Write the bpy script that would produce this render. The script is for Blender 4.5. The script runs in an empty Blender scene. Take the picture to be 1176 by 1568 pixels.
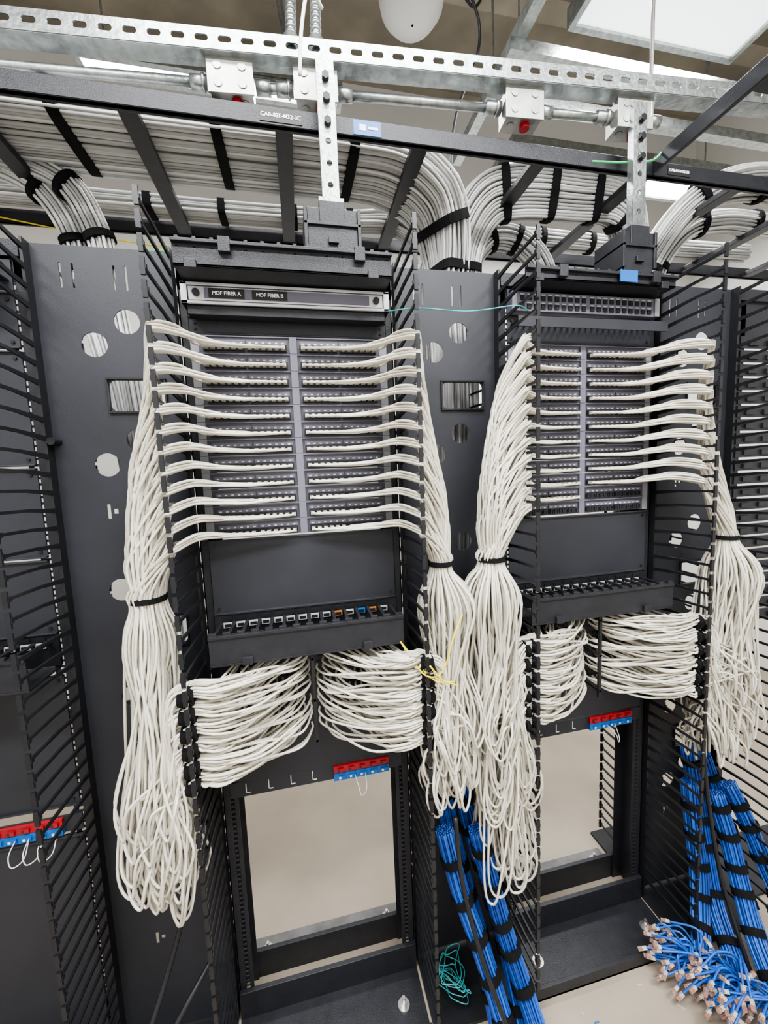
import bpy, math, random
from mathutils import Vector, Matrix
random.seed(11)
R=random.random
def U(a,b): return a+(b-a)*R()
S=bpy.context.scene
COL=S.collection

# ---------------------------------------------------------------- materials
def mat(name,col,rough=.5,metal=0,var=.15,scale=8,bump=0,bscale=60,spec=.5,emit=None,estr=0,coat=0):
    m=bpy.data.materials.new(name); m.use_nodes=True
    nt=m.node_tree; b=nt.nodes['Principled BSDF']
    tc=nt.nodes.new('ShaderNodeTexCoord')
    n=nt.nodes.new('ShaderNodeTexNoise'); n.inputs['Scale'].default_value=scale; n.inputs['Detail'].default_value=5
    nt.links.new(tc.outputs['Object'],n.inputs['Vector'])
    r=nt.nodes.new('ShaderNodeValToRGB')
    r.color_ramp.elements[0].position=.3; r.color_ramp.elements[1].position=.7
    r.color_ramp.elements[0].color=[c*(1-var) for c in col]+[1]
    r.color_ramp.elements[1].color=[min(1,c*(1+var)) for c in col]+[1]
    nt.links.new(n.outputs['Fac'],r.inputs['Fac']); nt.links.new(r.outputs['Color'],b.inputs['Base Color'])
    b.inputs['Roughness'].default_value=rough; b.inputs['Metallic'].default_value=metal
    b.inputs['Specular IOR Level'].default_value=spec
    if bump:
        n2=nt.nodes.new('ShaderNodeTexNoise'); n2.inputs['Scale'].default_value=bscale
        nt.links.new(tc.outputs['Object'],n2.inputs['Vector'])
        bp=nt.nodes.new('ShaderNodeBump'); bp.inputs['Strength'].default_value=bump; bp.inputs['Distance'].default_value=.01
        nt.links.new(n2.outputs['Fac'],bp.inputs['Height']); nt.links.new(bp.outputs['Normal'],b.inputs['Normal'])
    if emit:
        b.inputs['Emission Color'].default_value=list(emit)+[1]; b.inputs['Emission Strength'].default_value=estr
    return m
BLK=mat('black_powdercoat',(.018,.0187,.023),.42,0,.2,30,.12,400,.4)
BLK2=mat('black_panel',(.025,.0265,.033),.5,0,.15,5,.04,300,.4)
PLA=mat('black_plastic',(.014,.0145,.017),.35,0,.2,20,spec=.4)
VEL=mat('black_velcro',(.008,.008,.009),.9,0,.3,200,spec=.2)
CABS=[mat('patch_cable_a',(.61,.575,.495),.36,0,.05,3),mat('patch_cable_b',(.51,.48,.405),.36,0,.05,3),mat('patch_cable_c',(.70,.67,.59),.36,0,.05,3)]
GRY=[mat('trunk_cable_a',(.56,.56,.545),.5,0,.06,3),mat('trunk_cable_b',(.43,.43,.42),.5,0,.06,3),mat('trunk_cable_c',(.70,.70,.69),.5,0,.06,3)]
BLU=[mat('blue_cable_a',(.014,.08,.38),.4,0,.1,3),mat('blue_cable_b',(.011,.06,.29),.4,0,.1,3),mat('blue_cable_c',(.024,.12,.48),.4,0,.1,3)]
LAV=mat('lavender_bezel',(.135,.132,.17),.45,0,.05,10)
PFACE=mat('panel_face',(.062,.060,.078),.45,0,.08,10)
EAR=mat('grey_ear',(.26,.26,.28),.4,.3,.05,10)
JACK=mat('jack_grey',(.42,.42,.41),.4,0,.1,10)
SIL=mat('silver_bezel',(.62,.62,.64),.35,.4,.05,10)
GAL=mat('galvanized_steel',(.36,.385,.38),.36,.9,.25,45,.1,90)
BOXM=mat('box_steel',(.40,.40,.385),.42,.85,.18,25)
RED=mat('red_plastic',(.32,.010,.018),.4,0,.1,10)
BLP=mat('blue_plastic',(.01,.12,.40),.4,0,.1,10)
ORG=mat('orange_plug',(.40,.15,.04),.4,0,.1,10)
YEL=mat('yellow_jacket',(.80,.67,.02),.4,0,.05,5)
TEA=mat('aqua_jacket',(.04,.33,.35),.4,0,.05,5)
GRN=mat('green_jacket',(.03,.36,.11),.4,0,.05,5)
PNK=mat('plug_clear_pink',(.32,.19,.155),.3,0,.4,60)
WHT=mat('white_plastic',(.75,.75,.73),.4,0,.03,5)
TXT=mat('label_text',(.9,.9,.9),.6,0,.01,5)
LBL=mat('label_black',(.010,.010,.011),.5,0,.1,5)
STL=mat('bolt_steel',(.55,.54,.52),.3,.9,.1,40)
FOOT=mat('worn_foot_steel',(.15,.145,.145),.5,.4,.3,14)
FLOORM=mat('floor_sealed_concrete',(.335,.285,.225),.5,0,.12,3,.05,40)
WALLM=mat('wall_paint',(.71,.70,.675),.8,0,.03,2)
CEILM=mat('ceiling_deck',(.30,.27,.22),.85,0,.25,3,.2,8)
LITE=mat('light_diffuser',(1,1,1),.5,0,.0,3,emit=(.98,.99,1),estr=7)
LITE2=mat('light_diffuser_soft',(.8,.85,.85),.5,0,.0,3,emit=(.93,1,.98),estr=1.0)

# ---------------------------------------------------------------- mesh builder
class MB:
    def __init__(s): s.v=[];s.f=[];s.m=[]
    def hexa(s,p,mi=0):
        b=len(s.v); s.v+= [tuple(q) for q in p]
        for f in ((0,3,2,1),(4,5,6,7),(0,1,5,4),(1,2,6,5),(2,3,7,6),(3,0,4,7)):
            s.f.append([b+i for i in f]); s.m.append(mi)
    def box(s,x0,x1,y0,y1,z0,z1,mi=0,M=None):
        p=[Vector(q) for q in ((x0,y0,z0),(x1,y0,z0),(x1,y1,z0),(x0,y1,z0),(x0,y0,z1),(x1,y0,z1),(x1,y1,z1),(x0,y1,z1))]
        if M: p=[M@q for q in p]
        s.hexa(p,mi)
    def cbox(s,c,d,mi=0,M=None):
        s.box(c[0]-d[0]/2,c[0]+d[0]/2,c[1]-d[1]/2,c[1]+d[1]/2,c[2]-d[2]/2,c[2]+d[2]/2,mi,M)
    def frame(s,pts):
        n=len(pts); T=[]
        for i in range(n):
            t=(pts[min(i+1,n-1)]-pts[max(i-1,0)])
            T.append(t.normalized() if t.length>1e-9 else Vector((0,0,1)))
        a=Vector((0,0,1)) if abs(T[0].z)<.9 else Vector((0,1,0))
        u=(a-T[0]*a.dot(T[0])).normalized(); out=[]
        for i in range(n):
            u=(u-T[i]*u.dot(T[i])); u=u.normalized() if u.length>1e-6 else T[i].orthogonal().normalized()
            out.append((T[i],u,T[i].cross(u)))
        return out
    def tube(s,pts,r,sides=6,mi=0,cap=True):
        pts=[Vector(p) for p in pts]; fr=s.frame(pts); b=len(s.v); n=len(pts)
        cs=[(math.cos(2*math.pi*k/sides),math.sin(2*math.pi*k/sides)) for k in range(sides)]
        for p,(t,u,w) in zip(pts,fr):
            for c,q in cs: s.v.append(tuple(p+u*(c*r)+w*(q*r)))
        for i in range(n-1):
            for k in range(sides):
                k2=(k+1)%sides
                s.f.append([b+i*sides+k,b+i*sides+k2,b+(i+1)*sides+k2,b+(i+1)*sides+k]); s.m.append(mi)
        if cap:
            s.f.append([b+k for k in range(sides)][::-1]); s.m.append(mi)
            s.f.append([b+(n-1)*sides+k for k in range(sides)]); s.m.append(mi)
    def cyl(s,a,b_,r,sides=16,mi=0): s.tube([a,b_],r,sides,mi)
    def band(s,c,t,u,w,a,b,width,mi=0,sup=1.0,n=20):
        bs=len(s.v)
        for e in (-.5,.5):
            for k in range(n):
                th=2*math.pi*k/n; cx,sx=math.cos(th),math.sin(th)
                cc=math.copysign(abs(cx)**sup,cx)*a; ss=math.copysign(abs(sx)**sup,sx)*b
                s.v.append(tuple(c+t*(e*width)+u*cc+w*ss))
        for k in range(n):
            k2=(k+1)%n; s.f.append([bs+k,bs+k2,bs+n+k2,bs+n+k]); s.m.append(mi)
        s.f.append([bs+k for k in range(n)][::-1]); s.m.append(mi)
        s.f.append([bs+n+k for k in range(n)]); s.m.append(mi)
    def obj(s,name,mats,parent=None,smooth=False,bevel=0):
        me=bpy.data.meshes.new(name); me.from_pydata(s.v,[],s.f); me.update()
        for m in (mats if isinstance(mats,(list,tuple)) else [mats]): me.materials.append(m)
        me.polygons.foreach_set('material_index',s.m)
        if smooth: me.polygons.foreach_set('use_smooth',[True]*len(me.polygons))
        o=bpy.data.objects.new(name,me); COL.objects.link(o)
        if bevel:
            md=o.modifiers.new('bevel','BEVEL'); md.width=bevel; md.segments=2; md.limit_method='ANGLE'
        if parent: o.parent=parent
        return o
def grp(name):
    e=bpy.data.objects.new(name,None); e.empty_display_size=.1; COL.objects.link(e); return e
def cr(P,n=8):
    P=[Vector(p) for p in P]; Q=[P[0]*2-P[1]]+P+[P[-1]*2-P[-2]]; out=[]
    for i in range(1,len(Q)-2):
        a,b,c,d=Q[i-1],Q[i],Q[i+1],Q[i+2]
        for k in range(n):
            t=k/n; out.append(.5*((2*b)+(c-a)*t+(2*a-5*b+4*c-d)*t*t+(3*b-a-3*c+d)*t**3))
    out.append(P[-1]); return out
def plate(name,rect,holes,th,m,parent,loc,rot):
    cu=bpy.data.curves.new(name,'CURVE'); cu.dimensions='2D'; cu.fill_mode='BOTH'; cu.extrude=th/2
    def poly(pts):
        sp=cu.splines.new('POLY'); sp.points.add(len(pts)-1)
        for i,p in enumerate(pts): sp.points[i].co=(p[0],p[1],0,1)
        sp.use_cyclic_u=True
    x0,y0,x1,y1=rect; poly([(x0,y0),(x1,y0),(x1,y1),(x0,y1)])
    for h in holes:
        hx,hy,w,hh,rr=h; rr=min(rr,w/2,hh/2); pts=[]
        for cx,cy,a0 in ((hx+w/2-rr,hy+hh/2-rr,0),(hx-w/2+rr,hy+hh/2-rr,90),(hx-w/2+rr,hy-hh/2+rr,180),(hx+w/2-rr,hy-hh/2+rr,270)):
            for k in range(7):
                a=math.radians(a0+15*k); pts.append((cx+rr*math.cos(a),cy+rr*math.sin(a)))
        poly(pts)
    tmp=bpy.data.objects.new(name+'_c',cu); COL.objects.link(tmp)
    dg=bpy.context.evaluated_depsgraph_get(); dg.update()
    me=bpy.data.meshes.new_from_object(tmp.evaluated_get(dg)); me.name=name
    bpy.data.objects.remove(tmp)
    me.materials.clear(); me.materials.append(m)
    o=bpy.data.objects.new(name,me); COL.objects.link(o); o.location=loc; o.rotation_euler=rot
    if parent: o.parent=parent
    return o
def text(body,size,loc,rot,m,parent,name='lettering'):
    cu=bpy.data.curves.new(name,'FONT'); cu.body=body; cu.size=size; cu.align_x='CENTER'; cu.align_y='CENTER'; cu.extrude=.0003; cu.offset=.0002
    cu.materials.append(m); o=bpy.data.objects.new(name,cu); COL.objects.link(o); o.location=loc; o.rotation_euler=rot; o.parent=parent; return o
FR=(math.pi/2,0,0)

# ---------------------------------------------------------------- room
b=MB(); b.box(-3.2,3.4,-2.6,1.9,-.1,0); b.obj('floor',FLOORM)
b=MB(); b.box(-3.2,3.4,-2.6,1.9,4.2,4.3)
for i in range(8): b.box(-3.2,3.4,-2.5+i*.6,-2.38+i*.6,4.1,4.2)
b.obj('ceiling',CEILM)
b=MB(); b.box(-3.2,3.4,1.75,1.9,0,4.2); b.obj('wall_back',WALLM)
b=MB(); b.box(3.25,3.4,-2.6,1.75,0,4.2); b.obj('wall_right',WALLM)
b=MB(); b.box(-3.2,-3.05,-2.6,1.75,0,4.2); b.obj('wall_left',WALLM)
b=MB(); b.box(-3.05,3.25,-2.6,-2.45,0,4.2); b.obj('wall_front',WALLM)
b=MB(); b.box(-3.05,3.25,1.735,1.75,0,.1); b.obj('baseboard_back',BLK2)

# ---------------------------------------------------------------- lights
def fixture(x0,x1,y0,y1,z,power,lm=LITE,rods=True):
    g=grp('ceiling_light')
    b=MB(); b.box(x0-.02,x1+.02,y0-.02,y1+.02,z+.008,z+.06)
    b.box(x0-.02,x0,y0-.02,y1+.02,z-.01,z+.01);b.box(x1,x1+.02,y0-.02,y1+.02,z-.01,z+.01)
    b.box(x0,x1,y0-.02,y0,z-.01,z+.01);b.box(x0,x1,y1,y1+.02,z-.01,z+.01)
    for xx in (x0+.08,x1-.08): b.cyl((xx,(y0+y1)/2,z+.06),(xx,(y0+y1)/2,4.2),.004,8)
    b.obj('housing',GAL,g)
    b=MB(); b.box(x0,x1,y0,y1,z,z+.008); b.obj('diffuser',lm,g)
    if power:
        l=bpy.data.lights.new('lamp','AREA'); l.shape='RECTANGLE'; l.size=x1-x0; l.size_y=max(y1-y0,.1); l.energy=power; l.color=(.99,.995,1)
        o=bpy.data.objects.new('lamp',l); COL.objects.link(o); o.location=((x0+x1)/2,(y0+y1)/2,z-.012); o.parent=g
fixture(-.72,.25,.77,.83,3.165,16)
fixture(1.12,2.45,.84,1.02,3.1,34)
fixture(1.04,1.72,.12,.30,3.1,18,LITE2)
fixture(-1.6,-.3,-1.6,-1.3,3.15,42)
fixture(.3,1.6,-1.6,-1.3,3.15,54)
fixture(-.6,.7,-.75,-.5,3.2,22)
w=bpy.data.worlds.new('world'); S.world=w; w.use_nodes=True
w.node_tree.nodes['Background'].inputs[0].default_value=(.9,.95,1,1); w.node_tree.nodes['Background'].inputs[1].default_value=.4

# ---------------------------------------------------------------- racks
P=.0415; Z0=1.885
RACKS=[(-.836,0),(0,12),(.836,11)]
def rack(cx,nrow):
    g=grp('equipment_rack'); H=2.06
    b=MB()
    for s in (-1,1):
        xo=cx+s*.262; xi=cx+s*.222
        b.box(min(xo,xo-s*.004),max(xo,xo-s*.004),0,.08,0,H)
        b.box(min(xo,xi),max(xo,xi),.077,.08,0,H)
        xa,xb=sorted((xo,cx+s*.243)); b.box(xa,xb,0,.003,0,H)
        xa,xb=sorted((cx+s*.233,xi)); b.box(xa,xb,0,.003,0,H)
        xa,xb=sorted((cx+s*.243,cx+s*.233))
        z=.05
        while z<H: b.box(xa,xb,0,.003,z,z+.0058); z+=.0148
    b.box(cx-.262,cx+.262,-.01,.10,H,H+.035); b.box(cx-.262,cx+.262,.0,.003,H-.05,H)
    b.box(cx-.262,cx+.262,-.17,-.0,.0,.008); b.box(cx-.262,cx+.262,-.012,-.0,.008,.09)
    b.box(cx-.262,cx+.262,-.17,-.16,.0,.04)
    b.box(cx-.262,cx+.262,.082,.094,.0,.09); b.obj('frame',BLK,g,bevel=.001)
    b=MB(); b.box(cx-.25,cx+.25,.095,.185,0,.008)
    b.obj('rear_foot_flange',FOOT,g)
    b=MB()
    for xx in (-.2,.2):
        for yy in (.145,-.09):
            b.cyl((cx+xx,yy,.008),(cx+xx,yy,.012),.017,20); b.cyl((cx+xx,yy,.012),(cx+xx,yy,.024),.010,6); b.cyl((cx+xx,yy,.02),(cx+xx,yy,.036),.005,10)
    for k in range(5):
        b.cyl((cx-.2+.1*k,-.011,H+.018),(cx-.2+.1*k,-.016,H+.018),.006,6)
    b.obj('anchor_bolts',STL,g)
    b=MB(); t0,t1=(2.008,2.055) if nrow!=11 else (2.045,2.07)
    yc=-.125 if nrow!=11 else -.09
    b.box(cx-.235,cx+.235,yc,yc+.005,t0,t1); b.box(cx-.235,cx+.235,yc,0,t0,t0+.005)
    b.box(cx-.235,cx+.235,yc-.01,yc+.005,t1-.004,t1+.003)
    for i in range(14):
        x=cx-.225+i*.0346; b.box(x-.004,x+.004,yc,0,t1-.012,t1-.008); b.box(x-.004,x+.004,yc,yc+.005,t1,t1+.012)
    for xx in (-.13,.16): b.box(cx+xx-.012,cx+xx+.012,yc-.012,yc+.004,t1-.02,t1+.01)
    for xx in (-.2,.19): b.box(cx+xx-.012,cx+xx+.012,yc-.01,yc+.004,t0-.008,t0+.01)
    b.box(cx-.235,cx+.235,-.115,-.11,1.122,1.19); b.box(cx-.235,cx+.235,-.12,-.108,1.186,1.194); b.box(cx-.235,cx+.235,-.115,0,1.117,1.122)
    for i in range(15):
        x=cx-.225+i*.032
        b.box(x-.004,x+.004,-.11,0,1.183,1.188); b.box(x-.009,x+.009,-.118,-.11,1.19,1.201)
    for xx in (-.15,.14): b.box(cx+xx-.012,cx+xx+.012,-.123,-.11,1.117,1.137)
    b.obj('horizontal_cable_manager',BLK,g,bevel=.001)
    b=MB()
    bz=[(1.208,1.403)]
    if nrow==0: bz=[(1.205,1.385),(1.39,1.60),(1.605,1.86),(1.865,1.985),(.06,.68),(.76,1.1)]
    if nrow==12: bz.append((1.907,1.95))
    if nrow==11: bz.append((1.907,1.985))
    for z0,z1 in bz:
        b.box(cx-.241,cx+.241,-.006,-.001,z0,z1); b.box(cx-.241,cx+.241,-.012,-.001,z1-.004,z1); b.box(cx-.241,cx+.241,-.012,-.001,z0,z0+.004)
    b.box(cx-.241,cx+.241,-.005,-.001,1.99,2.055)
    if nrow: b.box(cx-.241,cx+.241,-.005,0,.735,.86)
    b.obj('blank_panels',BLK2,g,bevel=.001)
    b=MB()
    for z0,z1 in bz:
        for s in (-1,1):
            for zz in (z0+.015,z1-.015): b.cyl((cx+s*.228,-.006,zz),(cx+s*.228,-.009,zz),.004,10)
    b.obj('panel_screws',PLA,g)
    b=MB(); b.box(cx-.241,cx+.241,-.008,0,1.125,1.206,0)
    for i in range(14):
        x=cx-.22+i*.0318; mi=1
        if nrow==12 and i in (9,12): mi=2
        if nrow==12 and i==11: mi=3
        b.box(x,x+.022,-.011,-.008,1.172,1.186,mi); b.box(x+.003,x+.019,-.0115,-.011,1.174,1.182,0)
        b.box(x,x+.022,-.011,-.008,1.190,1.199,0)
    b.obj('port_panel',[PLA,JACK,ORG,BLP,EAR],g)
    b=MB(); zc=.71
    b.box(cx-.241,cx+.241,-.004,0,zc-.022,zc+.022)
    b.box(cx+.04,cx+.2,-.012,-.004,zc-.0,zc+.02,1); b.box(cx+.04,cx+.2,-.014,-.004,zc-.022,zc-.001,2)
    for i in range(5):
        x=cx+.052+i*.031; b.box(x,x+.016,-.016,-.012,zc+.003,zc+.014,1); b.box(x+.001,x+.006,-.0165,-.016,zc+.005,zc+.012,0)
        b.box(x,x+.020,-.018,-.014,zc-.017,zc-.006,2); b.box(x+.002,x+.008,-.0185,-.018,zc-.015,zc-.009,3)
    for i in range(4):
        x=cx-.2+i*.06
        b.box(x,x+.002,-.006,-.004,zc-.012,zc+.015,3);b.box(x,x+.012,-.006,-.004,zc-.012,zc-.010,3)
    b.obj('coupler_panel',[BLK2,RED,BLP,WHT],g)
    b=MB()
    for i in range(1 if nrow else 3):
        x=cx+.10+i*.03
        b.tube(cr([(x,-.018,.70),(x+.005,-.05,.69),(x+.012,-.055,.665),(x+.028,-.04,.668),(x+.03,-.018,.70)],8),.0013,6)
    b.obj('patch_leads',WHT,g,True)
    if nrow:
        b=MB()
        zs=[Z0-P*i for i in range(12)]
        for i,z in enumerate(zs):
            h=.0203
            b.box(cx-.241,cx-.222,-.010,0,z-h,z+h,1); b.box(cx+.222,cx+.241,-.010,0,z-h,z+h,1)
            b.box(cx-.222,cx+.222,-.008,0,z-h,z+h,5)
            b.box(cx-.009,cx+.009,-.013,-.008,z-h,z+h,3)
            b.box(cx-.222,cx+.222,-.012,-.008,z+h-.003,z+h,3)
            for s in (-1,1):
                for q in range(2):
                    xs=cx+s*(.016+q*.1); xe=xs+s*.096; xa,xb=sorted((xs,xe))
                    b.box(xa,xb,-.014,-.008,z-.016,z-.002,0)
                    b.box(xa,xb,-.0105,-.008,z+.001,z+.010,3)
                    for k in range(6):
                        px=xa+.002+k*.0158
                        b.box(px,px+.0125,-.0165,-.014,z-.004,z-.002,2)
                        b.box(px,px+.002,-.0165,-.014,z-.015,z-.004,2); b.box(px+.0105,px+.0125,-.0165,-.014,z-.015,z-.004,2)
                        b.box(px+.003,px+.009,-.0109,-.0105,z+.003,z+.006,4)
        b.obj('patch_panels',[PLA,EAR,BLK2,LAV,WHT,PFACE],g)
        b=MB()
        for j in range(6):
            z=1.095-.042*j
            b.box(cx-.241,cx+.241,-.008,0,z-.0205,z+.0205,0)
            for s in (-1,1):
                for q in range(2):
                    for k in range(12):
                        x=cx+s*(.02+.0165*k); zz=z+.008-.016*q
                        b.box(x-.006,x+.006,-.011,-.008,zz-.005,zz+.005,1)
        b.box(cx-.004,cx+.004,-.10,-.092,.86,1.11,1)
        for q in (.88,.99,1.1): b.box(cx-.003,cx+.003,-.10,-.005,q-.003,q+.003,1)
        b.obj('switches',[BLK2,PLA],g)
    if nrow==12:
        b=MB(); y=-.055; x0,x1=cx-.241,cx+.241; z0,z1=1.958,2.004
        b.box(x0,x1,y,0,z0,z1,0)
        b.box(x0,x1,y-.006,y,z1-.006,z1,1);b.box(x0,x1,y-.006,y,z0,z0+.006,1);b.box(x0,x0+.014,y-.006,y,z0,z1,1);b.box(x1-.014,x1,y-.006,y,z0,z1,1)
        b.box(x0+.016,x1-.016,y-.004,y,z0+.008,z1-.008,1)
        b.box(x0+.05,x1-.05,y-.006,y-.004,z0+.012,z1-.011,2)
        b.box(x0+.06,x0+.138,y-.0075,y-.006,z0+.013,z1-.012,3);b.box(x0+.155,x0+.235,y-.0075,y-.006,z0+.013,z1-.012,3)
        for xx in (x0+.033,x1-.033): b.cyl((xx,y-.004,(z0+z1)/2),(xx,y-.012,(z0+z1)/2),.008,16,0)
        b.box(x0+.01,x1-.01,-.05,-.02,z0-.02,z0,0)
        b.obj('fiber_enclosure',[BLK,SIL,LAV,LBL],g,bevel=.0012)
        text('MDF FIBER A',.0112,(x0+.099,y-.008,(z0+z1)/2),FR,TXT,g); text('MDF FIBER B',.0112,(x0+.195,y-.008,(z0+z1)/2),FR,TXT,g)
    if nrow==11:
        b=MB(); y=-.03; x0,x1=cx-.241,cx+.241; z0,z1=1.988,2.038
        b.box(x0,x1,y,0,z0,z1,2)
        for r in range(2):
            for k in range(20):
                px=x0+.025+k*.0216+(.006 if k>9 else 0)
                zz=z0+.006+r*.022
                b.box(px,px+.013,y-.003,y,zz,zz+.012,1); b.box(px,px+.013,y-.002,y,zz+.0135,zz+.017,5)
        b.box(x1-.016,x1,y-.004,y,z0,z1,3); b.box(x0,x0+.014,y-.004,y,z0,z1,3)
        b.box(cx+.04,cx+.095,-.103,-.10,2.046,2.076,4)
        for k in range(24): b.box(x0+.01+k*.02,x0+.016+k*.02,-.06,0,1.955,1.96,1)
        b.box(x0,x1,-.064,-.06,1.935,1.962,0)
        b.obj('keystone_panel',[BLK2,PLA,LAV,EAR,BLP,JACK],g)
    return g
for cx,n in RACKS: rack(cx,n)

# ---------------------------------------------------------------- vertical cable managers
def manager(xc,name='vertical_cable_manager'):
    g=grp(name); xl,xr=xc-.148,xc+.148
    holes=[]
    for base in (1.63,1.04,.45):
        holes+=[(.037,base+.307,.056,.056,.03),(-.037,base+.253,.056,.056,.03),(.045,base+.136,.12,.072,.014),
                (.037,base+.03,.056,.056,.03),(-.037,base-.027,.056,.056,.03),(-.045,base-.14,.008,.035,.001),(-.03,base-.14,.010,.012,.001)]
    for xx in (-.09,-.065,.02,.045): holes.append((xx,2.035,.005,.055,.0025))
    plate('backplate',(-.148,.02,.148,2.10),holes,.003,BLK2,g,(xc,.012,0),FR)
    b=MB()
    for hx,hy,w_,h_,rr in holes:
        if w_>.1:
            for q in (-1,1):
                b.box(xc+hx-w_/2-.005,xc+hx+w_/2+.005,.004,.011,hy+q*(h_/2+.003)-.002,hy+q*(h_/2+.003)+.002)
                b.box(xc+hx+q*(w_/2+.003)-.002,xc+hx+q*(w_/2+.003)+.002,.004,.011,hy-h_/2,hy+h_/2)
    b.cyl((xc-.135,.01,1.66),(xc-.135,-.02,1.66),.009,12)
    b.box(xl,xr,-.17,.25,0,.01)
    for x,s in ((xl,1),(xr,-1)):
        b.box(x-.003,x+.003,-.015,.015,.02,2.10)
        for yd in (-1,1):
            z=.10; 
            while z<2.11:
                y0=0; y1=yd*.10; y2=yd*.195
                def seg(ya,yb,za,zb,ha,hb,t=.0025):
                    p=[(x-t,ya,za-ha),(x+t,ya,za-ha),(x+t,yb,zb-hb),(x-t,yb,zb-hb),(x-t,ya,za+ha),(x+t,ya,za+ha),(x+t,yb,zb+hb),(x-t,yb,zb+hb)]
                    b.hexa(p)
                seg(y0,y1,z-.012,z-.003,.006,.0035); seg(y1,y2,z-.003,z,.0035,.003)
                b.box(x-.0045,x+.0045,min(y2,y2+yd*.005),max(y2,y2+yd*.005),z-.0165,z+.0165)
                b.box(x-.006,x+.006,y2-.004,y2+.004,z-.005,z+.005)
                z+=P
    b.obj('fingers',PLA,g)
    return g
for xc in (-.418,.418,1.254): manager(xc)
rk=grp('equipment_rack')
b=MB(); b.box(1.41,1.45,0,.08,0,2.06); b.box(1.89,1.93,0,.08,0,2.06); b.box(1.41,1.93,-.01,.1,2.06,2.095); b.box(1.41,1.93,-.1,.1,0,.01)
b.box(1.43,1.91,0,.005,1.95,2.06)
z=.98
while z<1.94:
    b.box(1.43,1.91,-.004,.002,z,z+.0375)
    for k in range(6): b.box(1.46+k*.075,1.50+k*.075,-.010,-.004,z+.008,z+.024)
    z+=.0445
b.obj('frame',BLK,rk)

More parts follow.
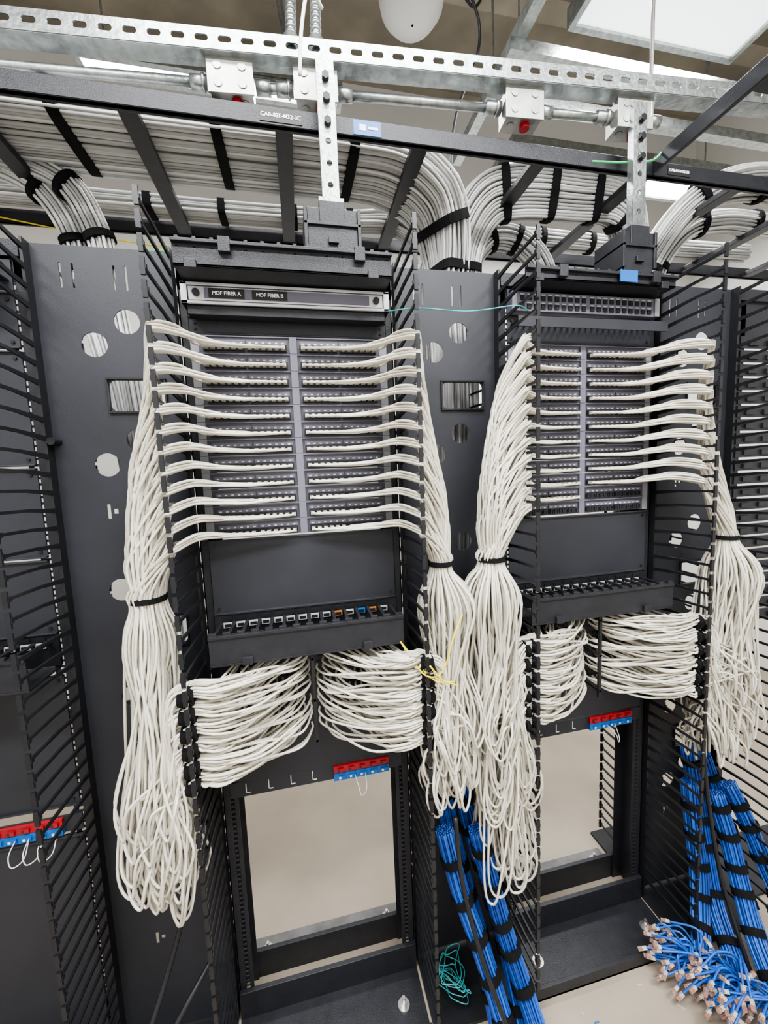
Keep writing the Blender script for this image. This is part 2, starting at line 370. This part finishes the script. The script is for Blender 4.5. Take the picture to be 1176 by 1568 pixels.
# ---------------------------------------------------------------- patch cabling
CR=.0031
def ktab(tab,z):
    if z>=tab[0][0]: return tab[0][1:]
    for a,c in zip(tab,tab[1:]):
        if z>=c[0]:
            t=(a[0]-z)/(a[0]-c[0]); return tuple(a[i]+(c[i]-a[i])*t for i in range(1,len(a)))
    return tab[-1][1:]
def harness(cx,s,rows,tab,tiez,zlo,zhi,lo,hi,strag=0,N=144,gaps=6,sdrop=(.04,.12),fan=1.25):
    """one side of one rack: panel port -> finger gap -> vertical bundle -> slack loop -> lower finger gap -> switch port"""
    g=grp('patch_cable_bundle'); b=MB(); v=MB(); ties=MB()
    xf=cx+s*.27; per=N/rows; idx=0
    low=list(range(N)); 
    low.sort(key=lambda q:q//(N//gaps)+U(-1.2,1.2))
    for i in range(rows):
        zr=Z0-P*i; n=int(round(per*(i+1)))-int(round(per*i))
        for k in range(n):
            kk=k*12/n
            px=cx+s*(.024+.0160*kk+(.006 if kk>=6 else 0))
            oy=(k%4)*.0061; oz=(k//4-1.5)*.0062
            w1=U(-.002,.002)
            pts=[(px,-.012,zr-.009),(px,-.028,zr-.010)]
            pts.append((px+s*.022,-.036-oy*.4,zr-.009+oz*.3))
            rel=abs(px-cx)
            if rel<.09: pts.append((cx+s*.13,-.038-oy*.7+w1*.6,zr-.007+oz*.7+w1))
            if rel<.15: pts.append((cx+s*.195,-.048-oy+w1,zr-.002+oz*.9+w1*.5))
            pts.append((cx+s*.24,-.085-oy,zr+.002+oz))
            pts.append((xf,-.145-oy*1.1,zr-.010+oz))
            ang=idx*2.39996+U(-.12,.12); rho=math.sqrt(idx+.5)*.0034
            def vb(z,f=1.0,j=.0):
                o,r=ktab(tab,z); a=ang+.3*math.sin(z*4+cx*3)
                rr=rho*r*f
                return (cx+s*o+rr*math.cos(a)+U(-j,j),-.115+rr*math.sin(a)+U(-j,j),z)
            zz=zr-.035
            pts.append((xf+s*.018+.25*rho*math.cos(ang),-.15-oy*.5,zr-.028+oz*.6))
            zz=zr-.12
            while zz>tiez+.08:
                pts.append(vb(zz,1,.001)); zz-=.12
            pts.append(vb(tiez+.02,.97)); pts.append(vb(tiez-.02,.97))
            gq=low[idx]; j=gq//(N//gaps); m=gq%(N//gaps)
            zg=1.10-.042*j
            zb=U(zlo,zhi)
            if R()<strag: zb=zlo-U(*sdrop)
            xo=xf+s*U(lo,hi); yo=-.12+U(-.075,.05)
            wdt=U(.016,.036)
            a2=vb(tiez-.12,fan,.004); pts.append(a2)
            zm=(tiez-.12+zb)/2+.03
            pts.append(((a2[0]*.4+xo*.6)+U(-.012,.012),(a2[1]+yo)/2+U(-.012,.012),zm))
            pts.append((xo+s*wdt*.3,yo,zb+.07)); pts.append((xo-s*wdt*.5,yo-.012,zb)); pts.append((xo-s*wdt*1.35,yo-.02,zb+.075))
            xt=xf+s*(.040+U(-.018,.03)); 
            zmm=(zb+.075+zg-.05)/2
            if zg-zb>.2: pts.append((xo*.3+xt*.7-s*wdt*.4+U(-.012,.012),-.165+U(-.02,.02),zmm))
            c4=(m%5)*.0060; c5=(m//5-2)*.0070
            pts.append((xf+s*(.032+U(0,.022)),-.165-c4+.012,zg-.034+c5*.7)); pts.append((xf,-.158-c4+.012,zg-.004+c5*.8))
            pk=(m*7+idx)%12; q=(m//12)%2
            lx=cx+s*(.012+.0172*pk); lz=zg-.006+.008-.016*q
            reach=abs(lx-xf)
            sag=U(.004,.022)
            pts.append((xf-s*min(.055,reach*.3),-.150-c4+U(-.004,.004),zg-.008+c5*1.1))
            if reach>.1: pts.append((xf-s*reach*.55,-.125-c4+U(-.010,.008),zg-sag+c5*.9))
            pts.append((lx+s*min(.03,reach*.2),-.075+U(-.02,.012),lz-sag*.7)); pts.append((lx,-.035,lz-.004)); pts.append((lx,-.010,lz))
            b.tube(cr(pts,6),CR,7,random.choice((0,0,1,2,2)))
            idx+=1
    b.obj('cables',CABS,g,True)
    for i in range(rows):
        zr=Z0-P*i
        for k in range(12):
            px=cx+s*(.024+.0160*k+(.006 if k>=6 else 0)); v.box(px-.0045,px+.0045,-.03,-.014,zr-.0135,zr-.0055)
    v.obj('boots',CABS[1],g)
    t=Vector((0,0,1)); o,r=ktab(tab,tiez)
    rad=math.sqrt(N)*.0034*r*.98+.003
    ties.band(Vector((cx+s*o,-.115,tiez)),t,Vector((1,0,0)),Vector((0,1,0)),rad,rad,.012)
    for j in range(gaps):
        zg=1.10-.042*j
        for dx in (.016,-.004):
            ties.band(Vector((xf+s*dx,-.160,zg-.010-abs(dx)*.6)),Vector((s,0,.45)).normalized(),Vector((0,1,0)),Vector((0,0,1)),.0265,.0200,.013)
    ties.obj('straps',VEL,g,False)
harness(0,-1,12,[(1.86,.295,.8),(1.75,.30,1.1),(1.6,.325,1.12),(1.4,.345,1.08),(1.30,.35,.88),(1.2,.35,1.1)],1.30,.62,.80,.05,.17,.12,sdrop=(.02,.06))
harness(0,1,12,[(1.86,.285,.6),(1.7,.305,.70),(1.5,.33,.80),(1.30,.34,.72),(1.2,.355,1.0)],1.32,.66,.88,.03,.145,.0,fan=1.9)
harness(.836,-1,11,[(1.86,.31,.6),(1.7,.33,.92),(1.5,.345,1.05),(1.33,.355,.85),(1.2,.36,1.1)],1.32,.60,.86,.03,.15,.26,sdrop=(.02,.22),fan=1.8)
harness(.836,1,10,[(1.86,.29,.6),(1.7,.32,.7),(1.5,.36,.8),(1.33,.42,.72),(1.2,.45,1.1)],1.32,.60,.90,.06,.23,.0,fan=1.7)

# ---------------------------------------------------------------- overhead ladder tray
FZ=2.395
g=grp('cable_ladder'); b=MB()
for y in (0,.487): 
    b.box(-2.4,2.6,y-.006,y+.006,FZ,FZ+.042); b.box(-2.4,2.6,y-.006,y+.012,FZ,FZ+.004)
for k in range(-6,8):
    x=.01+.347*k; b.box(x-.021,x+.021,.0,.487,FZ+.002,FZ+.020)
b.obj('rails_and_rungs',BLK,g,bevel=.0015)
b=MB(); b.box(-.045,.055,-.0075,-.006,FZ+.007,FZ+.035); b.obj('label_plate',LBL,g)
text('CAB-83E-M32-3C',.0128,(.005,-.008,FZ+.021),FR,TXT,g)
b=MB(); b.box(.18,.25,-.0075,-.006,FZ+.004,FZ+.038); b.obj('blue_tag',BLP,g)
b=MB(); b.box(.195,.211,-.0085,-.0075,FZ+.014,FZ+.028); b.box(.217,.242,-.0085,-.0075,FZ+.018,FZ+.024); b.obj('tag_symbol',WHT,g)
b=MB(); b.box(1.12,1.2,-.0075,-.006,FZ+.009,FZ+.033); b.obj('label_plate_end',LBL,g)
text('CAB-83E-M32-2B',.010,(1.16,-.008,FZ+.021),FR,TXT,g)
g=grp('cross_ladder'); b=MB()
for x in (1.07,1.53): b.box(x-.006,x+.006,-1.6,-.012,FZ+.005,FZ+.047)
for k in range(4): b.box(1.07,1.53,-1.5+.4*k,-1.46+.4*k,FZ+.007,FZ+.025)
b.obj('rails_and_rungs',BLK,g,bevel=.0015)

ang=math.atan2(-.126,1.806)
g=grp('strut_channel')
M=Matrix.Translation((.3,-.03,2.545))@Matrix.Rotation(ang,4,'Z')
holes=[(-2.3+.051*i,.022,.030,.014,.007) for i in range(90)]
o=plate('slotted_face',(-2.4,0,2.4,.044),holes,.003,GAL,g,M.translation,(math.pi/2,0,ang))
b=MB(); b.box(-2.4,2.4,0,.042,-.0015,.0015,0,M); b.box(-2.4,2.4,0,.010,.0425,.0455,0,M); b.box(-2.4,2.4,.039,.042,0,.044,0,M)
b.obj('channel_body',GAL,g)
b=MB()
for x,y in ((1.0,.0),(-.9,.09)): b.cyl((x,-.03+y-.03,2.50),(x,-.03+y-.03,4.2),.005,8)
b.obj('threaded_rods',STL,g)

def hanger(x,y0,top,hw=.068):
    g=grp('strut_hanger')
    hs=[(0,.03+.048*i,.014,.014,.007) for i in range(int((top-2.215-.02)/.048))]
    plate('perforated_face',(-.02,0,.02,top-2.215),hs,.003,GAL,g,(x,y0,2.215),FR)
    b=MB(); b.box(x-.0205,x-.0175,y0,y0+.02,2.215,top); b.box(x+.0175,x+.0205,y0,y0+.02,2.215,top); b.box(x-.03,x+.03,y0-.002,y0+.022,2.205,2.217)
    b.obj('channel_sides',GAL,g)
    b=MB()
    for z in (2.43,2.475,2.38): b.cyl((x,y0,z),(x,y0-.012,z),.009,6)
    b.obj('bolts',PLA,g)
    b=MB()
    b.box(x-hw,x+hw,y0-.01,y0+.10,2.150,2.157); b.box(x-hw,x-hw+.008,y0-.01,y0+.1,2.095,2.19); b.box(x+hw-.008,x+hw,y0-.01,y0+.1,2.095,2.19)
    b.box(x-hw+.008,x+hw-.008,y0-.004,y0+.004,2.075,2.19); b.box(x-.03,x+.03,y0-.008,y0+.03,2.155,2.205)
    b.box(x-.012,x+.012,y0-.012,y0,2.11,2.125)
    b.obj('rack_top_bracket',BLK,g,bevel=.001)
hanger(.111,-.05,2.52); hanger(.955,-.075,2.52,.055)

g=grp('electrical_conduit'); b=MB(); bx=MB(); rd=MB()
def sp(x,dz=0,dy=0):
    return Vector((x,-.03+dy+math.tan(ang)*(x-.3),2.545+dz))
bxs=[-.105,.095,.635,.955]
prev=-2.2; CZ=-.034
for q in bxs:
    e=q-.055
    b.tube([sp(prev,CZ,.045),sp(e,CZ,.045)],.0105,14)
    b.tube([sp(e-.042,CZ,.045),sp(e,CZ,.045)],.0155,12); b.tube([sp(e-.014,CZ,.045),sp(e-.008,CZ,.045)],.019,12)
    if prev>-2: b.tube([sp(prev,CZ,.045),sp(prev+.035,CZ,.045)],.0155,12)
    c=sp(q,CZ-.004,.045); Mx=Matrix.Translation(c)@Matrix.Rotation(ang,4,'Z')
    bx.cbox((0,0,0),(.098,.05,.07),0,Mx); bx.cbox((0,-.028,0),(.106,.005,.078),0,Mx)
    for dx in (-.028,.028):
        for dz in (-.018,.02): bx.tube([Mx@Vector((dx,-.0305,dz)),Mx@Vector((dx,-.0325,dz))],.010,14)
        bx.tube([Mx@Vector((dx,.0,-.035)),Mx@Vector((dx,.0,-.0375))],.010,14)
    rd.cyl(Mx@Vector((.01,-.005,-.034)),Mx@Vector((.01,-.005,-.046)),.013,14)
    prev=q+.055
b.tube([sp(prev,CZ,.045),sp(prev+.04,CZ,.045)],.0155,12)
b.tube([sp(-2.2,.06,.09),sp(2.0,.06,.09)],.010,12)
b.obj('tubing',GAL,g,True); bx.obj('junction_boxes',BOXM,g,bevel=.003); rd.obj('red_receptacles',[RED],g)
for x,z1 in ((.04,4.2),(.10,4.2)):
    b=MB(); base=sp(x,.02,.03)
    b.tube([base+Vector((0,0,-.01)),base+Vector((0,0,.05))],.018,12)
    pts=[]
    for i in range(60):
        t=i/59; pts.append(base+Vector((.03*math.sin(t*2),.05*t,.03+t*1.6)))
    b.tube(pts,.011,10)
    for i in range(0,59):
        for h in (.0,.5):
            p=pts[i].lerp(pts[i+1],h); b.tube([p-Vector((0,0,.003)),p+Vector((0,0,.003))],.0135,10)
    b.obj('flex_conduit',GAL,g,True)
g=grp('ceiling_pipes'); b=MB()
b.tube([(-1.4,.9,3.95),(2.6,.75,3.95)],.02,12); b.tube([(-.2,-.4,4.0),(.1,1.7,4.0)],.016,12); b.tube([(.85,.9,3.9),(.85,.9,4.2)],.03,12)
b.obj('pipes',GAL,g,True)

# ---------------------------------------------------------------- trunk cabling on ladder
def bundle(b,path,offs,r,ws,hs,n=6,sides=6,jit=.1,ties=None,tm=None,tw=.018,sup=.5,mats=3,tx=(),tz=()):
    C=cr(path,n); fr=b.frame(C); L=len(C)
    def lerp(a,t):
        x=t*(len(a)-1); i=min(int(x),len(a)-2); return a[i]+(a[i+1]-a[i])*(x-i)
    for (a,c) in offs:
        ph=U(0,6.28); ph2=U(0,6.28); pts=[]
        for i,(p,(t,u,w)) in enumerate(zip(C,fr)):
            f=i/(L-1); W=lerp(ws,f); H=lerp(hs,f)
            aa=a*W+jit*W*.15*math.sin(f*9+ph); cc=c*H+jit*H*.3*math.sin(f*11+ph2)
            pts.append(p+w*aa+u*cc)
        b.tube(pts,r*U(.93,1.07),sides,random.randrange(mats))
    def at(i,p=None):
        t,u,w=fr[i]; f=i/(L-1)
        tm.band(C[i] if p is None else p,t,w,u,lerp(ws,f)+r*1.8,lerp(hs,f)+r*1.8,tw,0,sup)
    for f in ties or (): at(min(int(f*(L-1)),L-1))
    for ax,vals in ((0,tx),(2,tz)):
        for v_ in vals:
            for i in range(L-1):
                a,c=C[i][ax],C[i+1][ax]
                if min(a,c)<=v_<max(a,c):
                    h=(v_-a)/(c-a); at(i if h<.5 else i+1,C[i].lerp(C[i+1],h)); break
def grid(nx,ny): return [((2*(i+.5*(j%2)+.25)/nx-1),(2*(j+.5)/ny-1)) for i in range(nx) for j in range(ny)]
def disc(n): return [(math.sqrt((i+.5)/n)*math.cos(i*2.39996),math.sqrt((i+.5)/n)*math.sin(i*2.39996)) for i in range(n)]
g=grp('trunk_cable_bundle'); b=MB(); t=MB()
ZL=2.415
bundle(b,[(-2.3,.165,ZL+.034),(-1.5,.165,ZL+.032),(-.9,.165,ZL+.032),(-.3,.165,ZL+.032),(.15,.165,ZL+.032),(.33,.175,ZL+.03),(.45,.19,ZL-.03),(.50,.22,ZL-.14),(.51,.23,ZL-.3),(.52,.23,ZL-.7),(.50,.23,.8),(.48,.2,.3)],grid(24,5),.0043,[.112]*5+[.115,.11,.085,.06,.06,.05,.05],[.027]*5+[.035,.04,.045,.045,.045,.05,.05],tw=.026,jit=.25,tm=t,tx=(-1.2,-.86,-.51,-.155,.19),tz=(2.33,2.20))
bundle(b,[(-1.35,.41,ZL+.025),(-.7,.41,ZL+.023),(-.2,.41,ZL+.023),(.2,.405,ZL+.025),(.38,.38,ZL+.015),(.50,.33,ZL-.10),(.54,.30,ZL-.3),(.55,.3,ZL-.7)],grid(8,4),.0043,[.034]*4+[.04,.04,.04,.04],[.02]*4+[.025]*4,tm=t,tw=.022,jit=.2,tx=(-.9,-.66,-.42,-.2,.03,.22))
for dx,dy in ((0,0),(.075,-.03)):
    bundle(b,[(-1.3,.30+dy,ZL+.05),(-.9,.30+dy,ZL+.045),(-.70+dx,.30+dy,ZL+.0),(-.61+dx,.31+dy,ZL-.12),(-.585+dx,.31+dy,ZL-.3),(-.50+dx*.4,.25,ZL-.7),(-.42+dx*.3,.2,.8),(-.40,.2,.2)],disc(34),.0043,[.033]*8,[.033]*8,tm=t,sup=1,tz=(2.39,2.26,2.18))
bundle(b,[(.56,.24,ZL-.7),(.565,.24,ZL-.3),(.575,.235,ZL-.12),(.64,.21,ZL+.0),(.74,.19,ZL+.030),(.95,.18,ZL+.032),(1.12,.19,ZL+.03),(1.20,.22,ZL-.05),(1.22,.25,ZL-.2),(1.22,.25,ZL-.6),(1.24,.2,1.0),(1.24,.2,.2)],grid(15,4),.0043,[.045,.05,.065,.075,.075,.07,.065,.055,.05,.05,.04,.04],[.04,.035,.03,.026,.026,.028,.035,.04,.04,.04,.04,.04],tm=t,tw=.024,jit=.2,tx=(.70,.86,1.02,1.16),tz=(2.22,))
bundle(b,[(.59,.34,ZL-.7),(.60,.34,ZL-.3),(.63,.34,ZL-.14),(.72,.34,ZL-.03),(.84,.33,ZL-.04),(.93,.33,ZL-.13),(.95,.33,ZL-.3)],disc(44),.0043,[.042]*7,[.042]*7,ties=[.5,.66],tm=t,sup=1)
bundle(b,[(.50,.40,ZL-.7),(.49,.40,ZL-.3),(.53,.41,ZL-.08),(.66,.42,ZL+.015),(.9,.42,ZL+.035),(1.3,.42,ZL+.035),(2.0,.42,ZL+.05)],disc(36),.0043,[.036]*7,[.030]*7,tx=(.75,.98,1.2),tm=t,sup=1)
bundle(b,[(2.5,.10,ZL+.09),(1.9,.10,ZL+.08),(1.55,.10,ZL+.08),(1.40,.16,ZL+.03),(1.33,.25,ZL-.10),(1.30,.28,ZL-.25),(1.30,.28,ZL-.6)],disc(70),.0043,[.055]*7,[.05]*7,tx=(1.9,1.62,1.42),tz=(2.28,2.2),tm=t,sup=1)
bundle(b,[(2.5,.26,ZL+.06),(1.9,.26,ZL+.06),(1.65,.26,ZL+.06),(1.5,.28,ZL+.02),(1.42,.32,ZL-.1),(1.40,.34,ZL-.3),(1.38,.34,ZL-.7)],disc(44),.0043,[.042]*6,[.04]*6,tx=(1.8,1.56),tz=(2.32,),tm=t,sup=1)
b.obj('cables',GRY,g,True); t.obj('straps',VEL,g)

# ---------------------------------------------------------------- blue horizontal cabling at the floor
def blue(paths,n,c,name='blue_cable_bundle',plugs=None):
    g=grp(name); b=MB(); t=MB(); pl=MB()
    for q,pth in enumerate(paths): bundle(b,pth,disc(n),.0034,[c]*3,[c]*3,ties=[f+.03*(q%3) for f in (.1,.26,.42,.58,.74,.9)],tm=t,sup=1,tw=.02)
    if plugs:
        for (st,en,cnt,spread) in plugs:
            for i in range(cnt):
                e=Vector(en)+Vector((U(-1,1)*spread,U(-1,1)*spread*1.2,U(0,.09))); s0=Vector(st)+Vector((U(-.02,.02),U(-.02,.02),U(-.015,.015)))
                mid=s0.lerp(e,.5)+Vector((U(-.03,.03),U(-.03,.03),U(.0,.06))); e.z=max(e.z,.012)
                C=cr([s0,mid,e],6); b.tube(C,.003,6,2)
                d=(C[-1]-C[-3]).normalized(); u=d.orthogonal().normalized(); Mx=Matrix((( *u,),(*d.cross(u),),(*d,))).transposed().to_4x4(); Mx.translation=e
                pl.box(-.0048,.0048,-.0033,.0033,.004,.016,0,Mx); pl.box(-.0015,.0015,.0033,.0055,.002,.013,0,Mx); pl.box(-.0042,.0042,-.0036,.0036,-.008,.004,1,Mx)
    b.obj('cables',BLU,g,True); t.obj('straps',VEL,g)
    if plugs: pl.obj('rj45_plugs',[PNK,CABS[1]],g)
blue([[(.35,-.03,.66),(.37,-.05,.5),(.40,-.08,.34),(.43,-.13,.18),(.43,-.25,.03)],
      [(.40,-.04,.68),(.43,-.06,.50),(.47,-.09,.34),(.50,-.14,.18),(.50,-.25,.03)],
      [(.33,-.11,.56),(.36,-.14,.40),(.40,-.18,.26),(.43,-.23,.13),(.44,-.36,.03)],
      [(.42,-.13,.56),(.45,-.15,.40),(.48,-.18,.26),(.51,-.23,.13),(.52,-.36,.03)]],36,.024)
blue([[(1.27,-.02,.56),(1.28,-.04,.42),(1.27,-.08,.28),(1.23,-.16,.12),(1.16,-.30,.04)],
      [(1.33,-.02,.52),(1.36,-.05,.38),(1.37,-.10,.24),(1.33,-.18,.12),(1.25,-.32,.04)],
      [(1.24,-.05,.46),(1.23,-.08,.32),(1.21,-.12,.2),(1.16,-.17,.1),(1.09,-.24,.04)],
      [(1.30,-.09,.44),(1.31,-.13,.32),(1.30,-.18,.2),(1.26,-.26,.1),(1.20,-.38,.04)],
      [(1.38,-.07,.44),(1.41,-.12,.32),(1.42,-.18,.2),(1.40,-.28,.1),(1.34,-.42,.04)]],36,.024,
      plugs=[((1.09,-.24,.04),(1.00,-.22,.04),45,.055),((1.16,-.30,.04),(1.05,-.31,.04),50,.06),((1.20,-.38,.04),(1.11,-.38,.03),40,.06)])

# ---------------------------------------------------------------- loose single cables
def wire(name,paths,r,m):
    b=MB()
    for p in paths: b.tube(cr(p,10),r,8)
    return b.obj(name,m,None,True)
wire('aqua_fiber_cable',[[(.235,-.07,1.955),(.30,-.12,1.945),(.42,-.14,1.935),(.53,-.16,1.945),(.60,-.10,1.96)]],.0015,TEA)
wire('yellow_fiber_cable',[[(.20,-.05,1.15),(.22,-.10,1.13),(.26,-.19,1.07),(.30,-.215,1.08),(.33,-.215,1.16),(.36,-.20,1.21)],[(.21,-.05,1.15),(.24,-.12,1.10),(.28,-.205,1.06),(.33,-.215,1.05)],[(.27,-.215,1.10),(.30,-.215,1.06),(.34,-.215,1.04)]],.0022,YEL)
wire('green_ground_wire',[[(.85,-.02,2.40),(.93,-.05,2.385),(1.02,-.05,2.40),(1.08,-.03,2.45)],[(-1.2,.30,2.20),(-.7,.25,2.19),(-.3,.2,2.20),(.0,.15,2.18)]],.003,GRN)
wire('aqua_cable_coil',[[(.345+.032*math.cos(a*1.1)+U(-.01,.01),-.10+.04*math.sin(a)+U(-.01,.01),.03+.0015*i) for i,a in enumerate([k*.7 for k in range(60)])]],.0013,TEA)
wire('black_power_cord',[[(.33,-.20,.68),(.34,-.22,.50),(.38,-.27,.3),(.44,-.33,.12),(.50,-.40,.02)],[(-.33,-.12,.55),(-.38,-.16,.40),(-.44,-.26,.25),(-.47,-.35,.12),(-.46,-.42,.02)],[(-.28,-.14,.40),(-.36,-.22,.33),(-.45,-.30,.2),(-.50,-.38,.02)],[(1.16,-.15,.70),(1.17,-.17,.5),(1.2,-.2,.25),(1.2,-.3,.03)]],.006,PLA)
wire('yellow_overhead_cable',[[(-1.2,.47,2.45),(-.6,.46,2.36),(-.2,.46,2.33),(.2,.45,2.32),(.3,.40,2.2),(.31,.35,1.95)]],.002,YEL)
wire('hanging_ceiling_wires',[[(.66,.5,4.2),(.62,.45,3.5),(.72,.45,3.25),(.80,.5,3.5),(.72,.55,4.2)],[(.58,.3,4.2),(.60,.3,3.3),(.70,.35,3.05),(.62,.4,2.8),(.60,.42,2.45)]],.005,PLA)
wire('white_drop_cord',[[(.11,-.07,2.60),(.08,-.10,2.60),(.06,-.105,2.52),(.05,-.11,2.42)]],.004,WHT)
b=MB()
for i in range(36):
    x,y=(U(.65,1.4),U(-.5,-.2)) if i<26 else (U(-.3,.3),U(-.5,-.2)); a=U(0,3.14); Mx=Matrix.Translation((x,y,.0015))@Matrix.Rotation(a,4,'Z')
    b.cbox((0,0,0),(U(.004,.02),U(.002,.004),.003),random.choice((0,2,2,2,1)),Mx)
b.obj('cable_scraps',[WHT,BLP,CABS[1]])
g=grp('dome_lamp'); b=MB(); c=Vector((.57,.70,3.50)); n=24
pr=[(.02,.14),(.10,.13),(.135,.09),(.14,.03),(.13,-.02),(.10,-.06),(.05,-.085),(.005,-.09)]
base=len(b.v)
for r_,z_ in pr:
    for k in range(n): b.v.append((c.x+r_*math.cos(2*math.pi*k/n),c.y+r_*math.sin(2*math.pi*k/n),c.z+z_))
for i in range(len(pr)-1):
    for k in range(n): b.f.append([base+i*n+k,base+(i+1)*n+k,base+(i+1)*n+(k+1)%n,base+i*n+(k+1)%n]); b.m.append(0)
b.cyl(c+Vector((0,0,.13)),Vector((c.x,c.y,4.2)),.012,10)
b.obj('shade',WHT,g,True)
g=grp('ceiling_strut_frame'); b=MB()
for y in (.32,.50): b.box(.80,3.2,y,y+.04,3.0,3.04)
for x in (.82,1.85): b.box(x,x+.04,-.4,.9,3.04,3.08)
for x in (.84,1.87):
    for y in (-.2,.52): b.cyl((x,y,3.04),(x,y,4.2),.005,8)
b.obj('struts',GAL,g)

# ---------------------------------------------------------------- camera
cam=bpy.data.cameras.new('camera'); co=bpy.data.objects.new('camera',cam); COL.objects.link(co)
cam.sensor_fit='VERTICAL'; cam.sensor_height=36; cam.sensor_width=27; cam.lens=600/1568*36; cam.clip_start=.02
r=Vector((.9776,-.2064,-.0405)); u=Vector((.0606,.0920,.9939)); f=Vector((.2014,.9741,-.1025))
Mc=Matrix((( r.x,u.x,-f.x,0),(r.y,u.y,-f.y,-1.06),(r.z,u.z,-f.z,1.56),(0,0,0,1))); co.matrix_world=Mc
S.camera=co
S.view_settings.view_transform='AgX'; S.view_settings.look='AgX - Medium High Contrast'; S.view_settings.exposure=.68
print('VERTS',sum(len(o.data.vertices) for o in bpy.data.objects if o.type=='MESH'))
